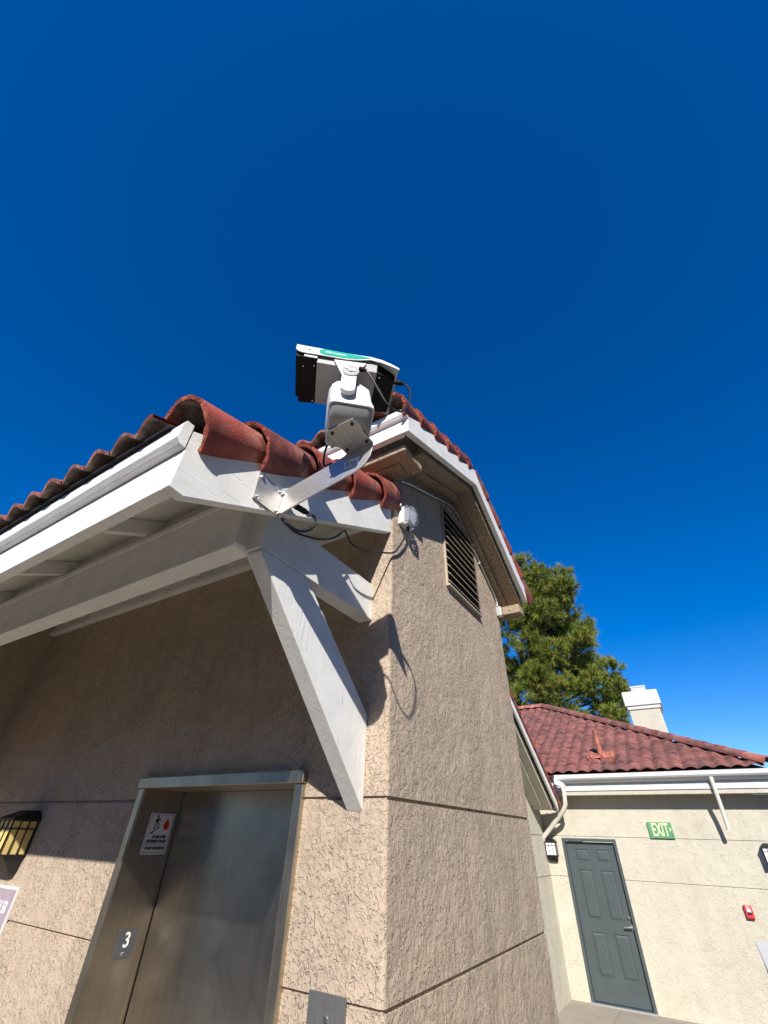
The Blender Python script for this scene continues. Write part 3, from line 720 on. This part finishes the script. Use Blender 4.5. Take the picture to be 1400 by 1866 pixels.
# ------------------------------------------------------------------ far stucco building with the exit door
EX = 10.0
bld = thing('stucco_building', (-1.0, 10.5, 0), 'cream stucco building with red hip roof, white gutter and slate door', 'building')
DX0, DX1, DZ = -2.325, -1.418, 2.015
mb = MB(); g = .006
xin, xr_ = -2.82, 1.0
lv = [0, 1.478, 2.043, 2.638]
for i in range(3):
    z0 = lv[i]+(g if i else 0); z1 = lv[i+1]-(g if i < 2 else 0)
    if i == 0: segs = [(xin, DX0), (DX1, xr_)]
    elif i == 1: segs = [(xin, DX0), (DX1, xr_)]
    else: segs = [(xin, xr_)]
    for a, b in segs: mb.box(a, b, EX, EX+.2, z0, z1)
mb.box(DX0, DX1, EX, EX+.2, DZ, 2.043-g)
for zj in (1.478, 2.043):
    for a, b in ([(xin, DX0), (DX1, xr_)] if zj < 2 else [(xin, xr_)]): mb.box(a, b, EX+.010, EX+.2, zj-g, zj+g)
mb.box(xr_-.2, xr_, EX+.2, 18, 0, 2.638)
mb.build('wall', 'stucco_cream', bld)
mb = MB()     # soffit box under the eave
mb.box(-2.62, 1.12, 9.732, EX-.001, 2.640, 2.6995); mb.build('soffit', 'stucco_cream', bld)
mb = MB(); mb.box(-2.3, 1.12, 9.715, 9.744, 2.702, 2.76); mb.box(-2.3, 1.12, 9.735, 9.9, 2.76, 2.95)
fas = mb.build('fascia', 'gutter', bld, bevel=.003)
mb = MB()
mb.prism([(9.712, 2.818), (9.690, 2.818), (9.655, 2.840), (9.618, 2.868), (9.600, 2.892), (9.600, 2.950), (9.612, 2.950), (9.614, 2.898), (9.660, 2.855), (9.695, 2.835), (9.700, 2.950), (9.712, 2.950)], YZ, -2.16, 1.14)
gut = mb.build('gutter', 'gutter', bld)
mb = MB()
mb.poly_tube([(.310, 9.65, 2.86), (.309, 9.652, 2.80), (.304, 9.69, 2.64), (.301, 9.735, 2.48), (.286, 9.80, 2.172)], .030, 12)
mb.build('downspout', 'pvc', bld, smooth=True)
mb = MB()
mb.poly_tube([(-2.03, 9.55, 2.77), (-2.03, 9.57, 2.66), (-2.055, 9.62, 2.50), (-2.12, 9.68, 2.41), (-2.615, 9.90, 2.02), (-2.64, 9.92, 1.96)], .038, 12)
mb.build('downspout', 'pvc', bld, smooth=True)
mb = MB(); mb.prism([(-2.16, 2.80), (-2.00, 2.74), (-1.98, 2.78), (-2.02, 2.83), (-2.16, 2.90)], XZ, 9.52, 9.60); mb.build('gutter_outlet', 'gutter', bld)
# door
mb = MB()
mb.box(DX0, DX0+.045, EX-.012, EX+.12, 0, DZ); mb.box(DX1-.045, DX1, EX-.012, EX+.12, 0, DZ); mb.box(DX0+.0451, DX1-.0451, EX-.012, EX+.12, DZ-.045, DZ)
mb.box(DX0+.0451, DX1-.0451, EX-.012, EX+.12, 0, .018)
dr = mb.build('door_frame', 'door', bld, bevel=.004)
lx0, lx1 = DX0+.049, DX1-.049; ly = EX+.045
panels = [(-2.130, -1.922, 1.700, 1.865), (-1.790, -1.575, 1.700, 1.862), (-2.133, -1.928, .965, 1.582), (-1.790, -1.582, .965, 1.582), (-2.133, -1.928, .300, .802), (-1.786, -1.582, .300, .802)]
mb = MB(); xs_ = sorted({lx0, lx1, *[p[0] for p in panels], *[p[1] for p in panels]})
mb.box(lx0, lx1, ly+.012, ly+.05, .03, DZ-.049)
rows_ = [(1.700, 1.865), (.965, 1.582), (.300, .802)]
zc = [.03, .300, .802, .965, 1.582, 1.700, 1.863, DZ-.049]
for a, b in ((.03, .300), (.802, .965), (1.582, 1.700), (1.863, DZ-.049)): mb.box(lx0, lx1, ly, ly+.0119, a, b)
for a, b in ((.300, .802), (.965, 1.582), (1.700, 1.863)):
    for c, d in ((lx0, -2.132), (-1.926, -1.788), (-1.580, lx1)): mb.box(c, d, ly, ly+.0119, a, b)
    for c, d in ((-2.132, -1.926), (-1.788, -1.580)):
        i = .034
        mb.loft([[(c+.008, ly+.0119, a+.008), (d-.008, ly+.0119, a+.008), (d-.008, ly+.0119, b-.008), (c+.008, ly+.0119, b-.008)], [(c+i, ly+.001, a+i), (d-i, ly+.001, a+i), (d-i, ly+.001, b-i), (c+i, ly+.001, b-i)]])
leaf = mb.build('door_leaf', 'door', dr)
mb = MB(); mb.cyl((-1.502, ly-.004, 1.02), (-1.502, ly-.022, 1.02), .028, .024, 18); mb.build('deadbolt', 'bolt', dr)
mb = MB(); mb.cyl((-1.497, ly-.002, .905), (-1.497, ly-.014, .905), .032, n=18); mb.cyl((-1.497, ly-.014, .905), (-1.497, ly-.05, .905), .011, n=10); mb.poly_tube([(-1.490, ly-.05, .905), (-1.55, ly-.052, .903), (-1.60, ly-.048, .900)], .010, 8); mb.build('door_handle', 'bolt', dr)
mb = MB(); mb.cyl((-1.858, ly-.001, 1.635), (-1.858, ly-.004, 1.635), .007, n=10); mb.build('peephole', 'iron', dr)
mb = MB(); mb.box(DX0-.01, DX1+.01, EX-.06, EX-.013, .001, .016); mb.build('threshold', 'conduit', dr)
# roof: front hip slope with courses, hip and ridge tiles
ze, ye, xe = 2.962, 9.60, 1.14; s2 = .5; l2 = math.hypot(1, s2)
V2 = Vector((0, 1/l2, s2/l2)); N2 = Vector((0, -s2/l2, 1/l2)); run = 4.2
W2 = 11.0
def hipmask(u, v):
    # distance from the right end must exceed horizontal run
    y = v/l2; x = -W2+u
    return x < -y+.10 and y < run
wv = tile_field((xe-W2, ye, ze), (1, 0, 0), V2, N2, W2, run*l2, .216, .316, .036, .012, hipmask, 8, .016, .010)
roof2 = wv.build('roof', ['tile_far', 'tile_under'], bld)
mb = MB(); zr_, yr, xr2 = ze+s2*run, ye+run, xe-run
mb.add([(xe, ye+.05, ze-.03), (xr2, yr, zr_-.02), (xe, ye+2*run, ze-.03)], [(0, 2, 1)]); mb.tint = [.5]
mb.add([(xr2, yr, zr_-.02), (xe-W2, yr, zr_-.02), (xe-W2, ye+2*run, ze-.03), (xe, ye+2*run, ze-.03)], [(0, 3, 2, 1)]); mb.tint = [.5, .4]
mb.add([(xe, ye+.01, ze-.03), (xr2, yr, zr_-.02), (xe-W2, yr, zr_-.02), (xe-W2, ye+.01, ze-.03)], [(0, 3, 2, 1)]); mb.tint = [.5, .4, .5]
mb.build('roof_deck', 'tile_far', roof2)
hd = Vector((-1, 1, s2)).normalized(); hup = Vector((s2/2, -s2/2, 1)).normalized(); hl = run*math.sqrt(2+s2*s2); nh = 18
for k in range(nh):
    p = Vector((xe, ye, ze+.045)) + hd*(hl*k/nh)
    barrel(p + hup*.0, hd, hup, hl/nh*1.25, .105, .09, 0, 180, .015, 10, .003, 80+k).build('hip_tile', ['tile_far' if k else 'tile_orange', 'tile_under', 'tile_rim'], roof2, smooth=True)
for k in range(6):
    p = Vector((xr2-.32*k-.02, yr, zr_+.035))
    barrel(p, Vector((-1, 0, 0)), Vector((0, 0, 1)), .38, .105, .09, 0, 180, .015, 10, .003, 120+k).build('ridge_tile', ['tile_orange', 'tile_under', 'tile_rim'], roof2, smooth=True)
rz = lambda y: ze + s2*(y-ye)
mb = MB(); mb.prism([(10.02, rz(10.02)+.075), (10.26, rz(10.26)+.075), (10.26, rz(10.26)+.08), (10.02, rz(10.02)+.09)], YZ, -1.56, -1.09)
for x in (-1.5, -1.28, -1.13): mb.cyl((x, 10.0, rz(10.0)+.052), (x, 10.28, rz(10.28)+.052), .05, n=12)
pv = mb.build('vent_flashing', 'tile_orange', roof2)
mb = MB(); mb.cyl((-1.33, 10.18, rz(10.18)+.02), (-1.335, 10.18, rz(10.18)+.50), .05, .045, 14); mb.build('vent_pipe', 'tile_orange', roof2, smooth=True)
# chimney behind the hip
ch = MB(); CX0, CX1, CY0, CY1 = -.82, -.09, 14.0, 14.75
ch.box(CX0, CX1, CY0, CY1, 3.0, 4.84); chim = ch.build('chimney', 'stucco_cream', bld)
mb = MB(); mb.box(CX0-.035, CX1+.035, CY0-.035, CY1+.035, 4.842, 4.93); mb.box(CX0-.07, CX1+.07, CY0-.07, CY1+.07, 4.932, 5.30); mb.build('chimney_crown', 'cap_white', chim, bevel=.02)
mb = MB(); mb.box(-.63, -.28, 14.15, 14.55, 5.302, 5.46); mb.box(-.65, -.26, 14.13, 14.57, 5.44, 5.475); mb.build('chimney_cap', 'gutter', chim, bevel=.01)
for a, b in ((-.60, -.475), (-.44, -.31)):
    mb = MB(); mb.box(a, b, 14.145, 14.149, 5.345, 5.43); mb.build('cap_grille', 'conduit', chim)

# ------------------------------------------------------------------ stair wing between the tower and the far building
wing = thing('stair_wing', (-3.5, 8.5, 0), 'light stucco side wing with sloping white rake board behind the tower', 'building')
mb = MB(); xw = -2.625; lv = [0, 1.478, 2.043, 3.05]
for i in range(3):
    z0 = lv[i]+(g if i else 0); z1 = lv[i+1]-(g if i < 2 else 0); mb.box(xw-.2, xw, 5.6, EX-.002, z0, z1)
for zj in (1.478, 2.043): mb.box(xw-.2, xw-.010, 5.6, EX-.002, zj-g, zj+g)
mb.build('wall', 'stucco_cream', wing)
ry = lambda y: 2.39 - .70*(y-9.60)   # bottom of the rake board
xo = -2.19; y0_, y1_ = 6.0, 9.60
mb = MB(); mb.prism([(y0_, ry(y0_)), (y1_, ry(y1_)), (y1_, ry(y1_)+.14), (y0_, ry(y0_)+.14)], YZ, xo-.035, xo); mb.build('rake_board', 'white_y', wing, bevel=.003)
mb = MB(); mb.prism([(y0_, ry(y0_)+.142), (y1_, ry(y1_)+.142), (y1_, ry(y1_)+.165), (y0_, ry(y0_)+.165)], YZ, xo-.5, xo+.02); mb.build('roof_edge', 'felt', wing)
mb = MB(); mb.prism([(y0_, ry(y0_)-.06), (y1_-.1, ry(y1_-.1)-.06), (y1_-.1, ry(y1_-.1)+.10), (y0_, ry(y0_)+.10)], YZ, xw, xo-.09)
mb.prism([(y0_, ry(y0_)-.10), (y1_-.25, ry(y1_-.25)-.10), (y1_-.25, ry(y1_-.25)-.061), (y0_, ry(y0_)-.061)], YZ, xw, xo-.24)
mb.build('cornice', 'stucco_cream', wing, bevel=.008)
w3 = Vector((0, -1/math.hypot(1, .7), .7/math.hypot(1, .7))); n3 = Vector((0, .7/math.hypot(1, .7), 1/math.hypot(1, .7)))
wv = tile_field((xo-.09, 9.72, ry(9.72)+.175), (-1, 0, 0), w3, n3, 2.2, 4.3, .20, .34, .045, .012)
wr = wv.build('roof', ['tile', 'tile_under'], wing)
for k in range(12):
    y = 9.78-.30*k
    barrel(Vector((xo-.055, y, ry(y)+.165))+n3*.02, w3, n3, .42, .088, .074, 0, 215, .015, 12, .003, 140+k).build('rake_tile', ['tile', 'tile_under', 'tile_rim'], wr, smooth=True)

# ------------------------------------------------------------------ things on the far wall
t = thing('exit_sign', (-.67, EX, 2.04), 'green exit sign with pale yellow letters and arrow on cream stucco', 'sign')
mb = MB(); mb.box(-.853, -.492, EX-.028, EX-.001, 2.043, 2.262); mb.build('sign_panel', 'exit_green', t, bevel=.004)
text('EXIT', .245, 'exit_cream', (-.672, EX-.029, 2.152), (1, 0, 0), ZD, t, 'lettering', .50, bold=.004, depth=.001)
mb = MB(); mb.prism([(-.545, 2.190), (-.530, 2.190), (-.508, 2.168), (-.530, 2.140), (-.545, 2.140), (-.526, 2.167)], XZ, EX-.0305, EX-.0285); mb.build('arrow', 'exit_cream', t)
for x, z in ((-.828, 2.085), (-.52, 2.085)):
    mb = MB(); mb.cyl((x, EX-.0285, z), (x, EX-.031, z), .006, n=8); mb.build('fixing_screw', 'iron', t)
lantern('wall_lantern', -2.515, EX-.14, EX-.001, 1.765, 1.940, .088, 'black wall lantern with white panes left of the slate door', 'milk', group='lanterns on the cream wall')
lantern('wall_lantern', .705, EX-.14, EX-.001, 1.785, 1.960, .092, 'black wall lantern at the right edge, above the red fire alarm', 'milk', group='lanterns on the cream wall')
t = thing('fire_alarm', (.165, EX, 1.145), 'red fire alarm strobe on the cream stucco wall', 'alarm')
mb = MB(); mb.box(.108, .206, EX-.045, EX-.001, 1.145, 1.290); mb.build('alarm_body', 'redbox', t, bevel=.006)
mb = MB(); mb.box(.135, .185, EX-.060, EX-.046, 1.215, 1.255); mb.build('strobe_lens', 'milk', t, bevel=.003)
mb = MB(); mb.box(.135, .185, EX-.0505, EX-.046, 1.190, 1.2145); mb.build('sounder_slot', 'iron', t)
text('FIRE', .030, 'ink_white', (.158, EX-.0458, 1.272), (1, 0, 0), ZD, t, 'lettering', .9, depth=.0006)

# parapet at the right edge
mb = MB(); mb.box(.092, .30, 2.6, 8.40, 0, 1.04)
pw = thing('parapet_wall', (.2, 5.5, 0), 'low white-capped parapet wall at the lower right edge', 'wall')
mb.build('parapet', 'stucco_cream', pw)
mb = MB(); mb.box(.080, .312, 2.58, 8.42, 1.041, 1.075); mb.build('coping', 'cap_white', pw, bevel=.006)

# invented building behind the camera, added for shade and the steel door's reflection
opp = thing('added_opposite_building', (-2, -7.5, 0), 'unseen stucco wall added behind the viewer for shade and reflection', 'building')
mb = MB(); mb.box(-14, 6.5, -7.9, -7.6, 0, 4.3); mb.build('wall', 'stucco', opp)
mb = MB(); mb.box(-14.2, 6.5, -8.2, -7.4, 4.302, 4.45); mb.build('eave', 'white_x', opp)
for x in (-5.2, -1.0):
    mb = MB(); mb.box(x, x+.9, -7.598, -7.55, 0, 2.05); mb.build('door', 'door', opp)

sid = thing('side_sky_blocker', (6.8, 0, 0), 'unseen stucco block added right of the viewer to cut sky light', 'building')  # added out of view, tall enough to cut sky light on right-facing sides
mb = MB(); mb.box(6.6, 6.9, -7.59, 7.5, 0, 8.8); mb.build('wall', 'stucco', sid)
mb = MB(); mb.box(6.3, 7.0, -7.59, 7.7, 8.802, 8.95); mb.build('eave', 'white_y', sid)
for y in (-4, 0, 4):
    mb = MB(); mb.box(6.56, 6.599, y, y+.9, 0, 2.05); mb.build('door', 'door', sid)

# ------------------------------------------------------------------ pine tree beyond the roofs
tree = thing('pine_tree', (-5.2, 24.0, -6.5), 'tall dense green pine tree behind the red hip roof', 'tree')
rnd = random.Random(11)
TX, TY = -5.2, 24.3
mb = MB(); trunk = [(TX+.25*math.sin(i*.7), TY+.2*math.cos(i), -6.5+2.35*i) for i in range(10)]
mb.poly_tube(trunk, [.48-.043*i for i in range(10)], 10)
# clump centres: right outline read off as real positions, the rest fills the crown
clumps = [(-4.8, 15.5, .8), (-4.2, 14.6, .95), (-3.0, 14.15, 1.0), (-2.75, 13.1, .85), (-3.0, 12.2, .85), (-3.6, 13.2, .95), (-2.25, 11.0, .62), (-2.3, 10.2, .62), (-2.9, 9.9, .85),
          (-1.75, 8.65, .78), (-1.72, 7.75, .72), (-2.5, 8.0, .9), (-2.5, 6.9, .8), (-1.95, 6.5, .62), (-3.1, 6.2, .9), (-3.2, 8.9, .95), (-3.3, 11.0, .9), (-3.9, 11.9, 1.0), (-4.3, 13.2, 1.05), (-4.7, 11.8, 1.0),
          (-4.1, 9.8, 1.0), (-4.0, 7.8, 1.1), (-3.9, 6.3, 1.0), (-5.3, 14.2, 1.05), (-5.4, 12.6, 1.0), (-5.2, 10.4, 1.05), (-5.1, 8.6, 1.1), (-5.0, 6.9, 1.1), (-5.3, 5.4, 1.0), (-6.2, 13.4, .9), (-6.5, 11.5, 1.0), (-6.3, 9.5, 1.0), (-6.2, 7.6, 1.0), (-6.5, 5.9, 1.0), (-7.4, 10.5, .9), (-7.6, 8.4, 1.0), (-7.5, 6.5, 1.0), (-8.5, 7.4, .9), (-4.6, 5.0, .9), (-3.2, 5.0, .8)]
cl3 = []
for x, z, r in clumps:
    y = TY + rnd.uniform(-1.7, .3); cl3.append((x, y, z, r))
    if rnd.random() < .8: cl3.append((x+rnd.uniform(-.3, -.1), TY+rnd.uniform(.6, 1.9), z-.2, r*.9))
for x, y, z, r in cl3:
    zt = min(z-.5-.25*abs(x-TX), 13.6); k = (zt+6.5)/2.35; i = min(int(max(k, 0)), 8); f = k-i
    p0 = Vector(trunk[i]).lerp(Vector(trunk[i+1]), f); p1 = Vector((x, y, z-.1)); mid = p0.lerp(p1, .55)-Vector((0, 0, .15))
    mb.poly_tube([p0, mid, p1], [.10, .06, .02], 5)
mb.build('trunk', 'bark', tree, smooth=True)
vs, fs, tint = [], [], []
for x, y, z, r in cl3:
    nt_ = int(92*r*r)
    for q in range(nt_):
        d = Vector((rnd.gauss(0, 1), rnd.gauss(0, 1), rnd.gauss(.1, 1))).normalized()
        sub = .86+.16*math.sin(7*d.x+3*d.z+x)*math.sin(6*d.z-4*d.y+z)
        rad = r*sub*(1-.40*rnd.random()**2.0); c = Vector((x+d.x*rad, y+d.y*rad, z+d.z*rad*.84))
        axis = (d + Vector((0, 0, .45)) + Vector((rnd.uniform(-.3, .3), rnd.uniform(-.3, .3), 0))).normalized()
        tt = min(1, max(0, rnd.gauss(.5, .22)))
        a = axis.orthogonal().normalized(); b = axis.cross(a); big = rnd.uniform(.8, 1.25)
        for k in range(52):
            ph = rnd.uniform(0, 6.283); sp = 1.25*rnd.random()**.6; ln = rnd.uniform(.22, .36)*big
            dd = (axis*math.cos(sp) + (a*math.cos(ph)+b*math.sin(ph))*math.sin(sp)).normalized()
            base = c + axis*rnd.uniform(-.22, .06); tip = base + dd*ln
            s_ = dd.cross(Vector((rnd.uniform(-1, 1), rnd.uniform(-1, 1), rnd.uniform(-1, 1)))).normalized()*.012
            n0 = len(vs); vs += [base-s_, base+s_, tip]; fs.append((n0, n0+1, n0+2)); tint.append(min(1, max(0, tt+rnd.uniform(-.12, .12))))
mb = MB(); mb.v = [tuple(v) for v in vs]; mb.f = fs; mb.mi = [0]*len(fs); mb.tint = tint
mb.build('crown', 'needles', tree)
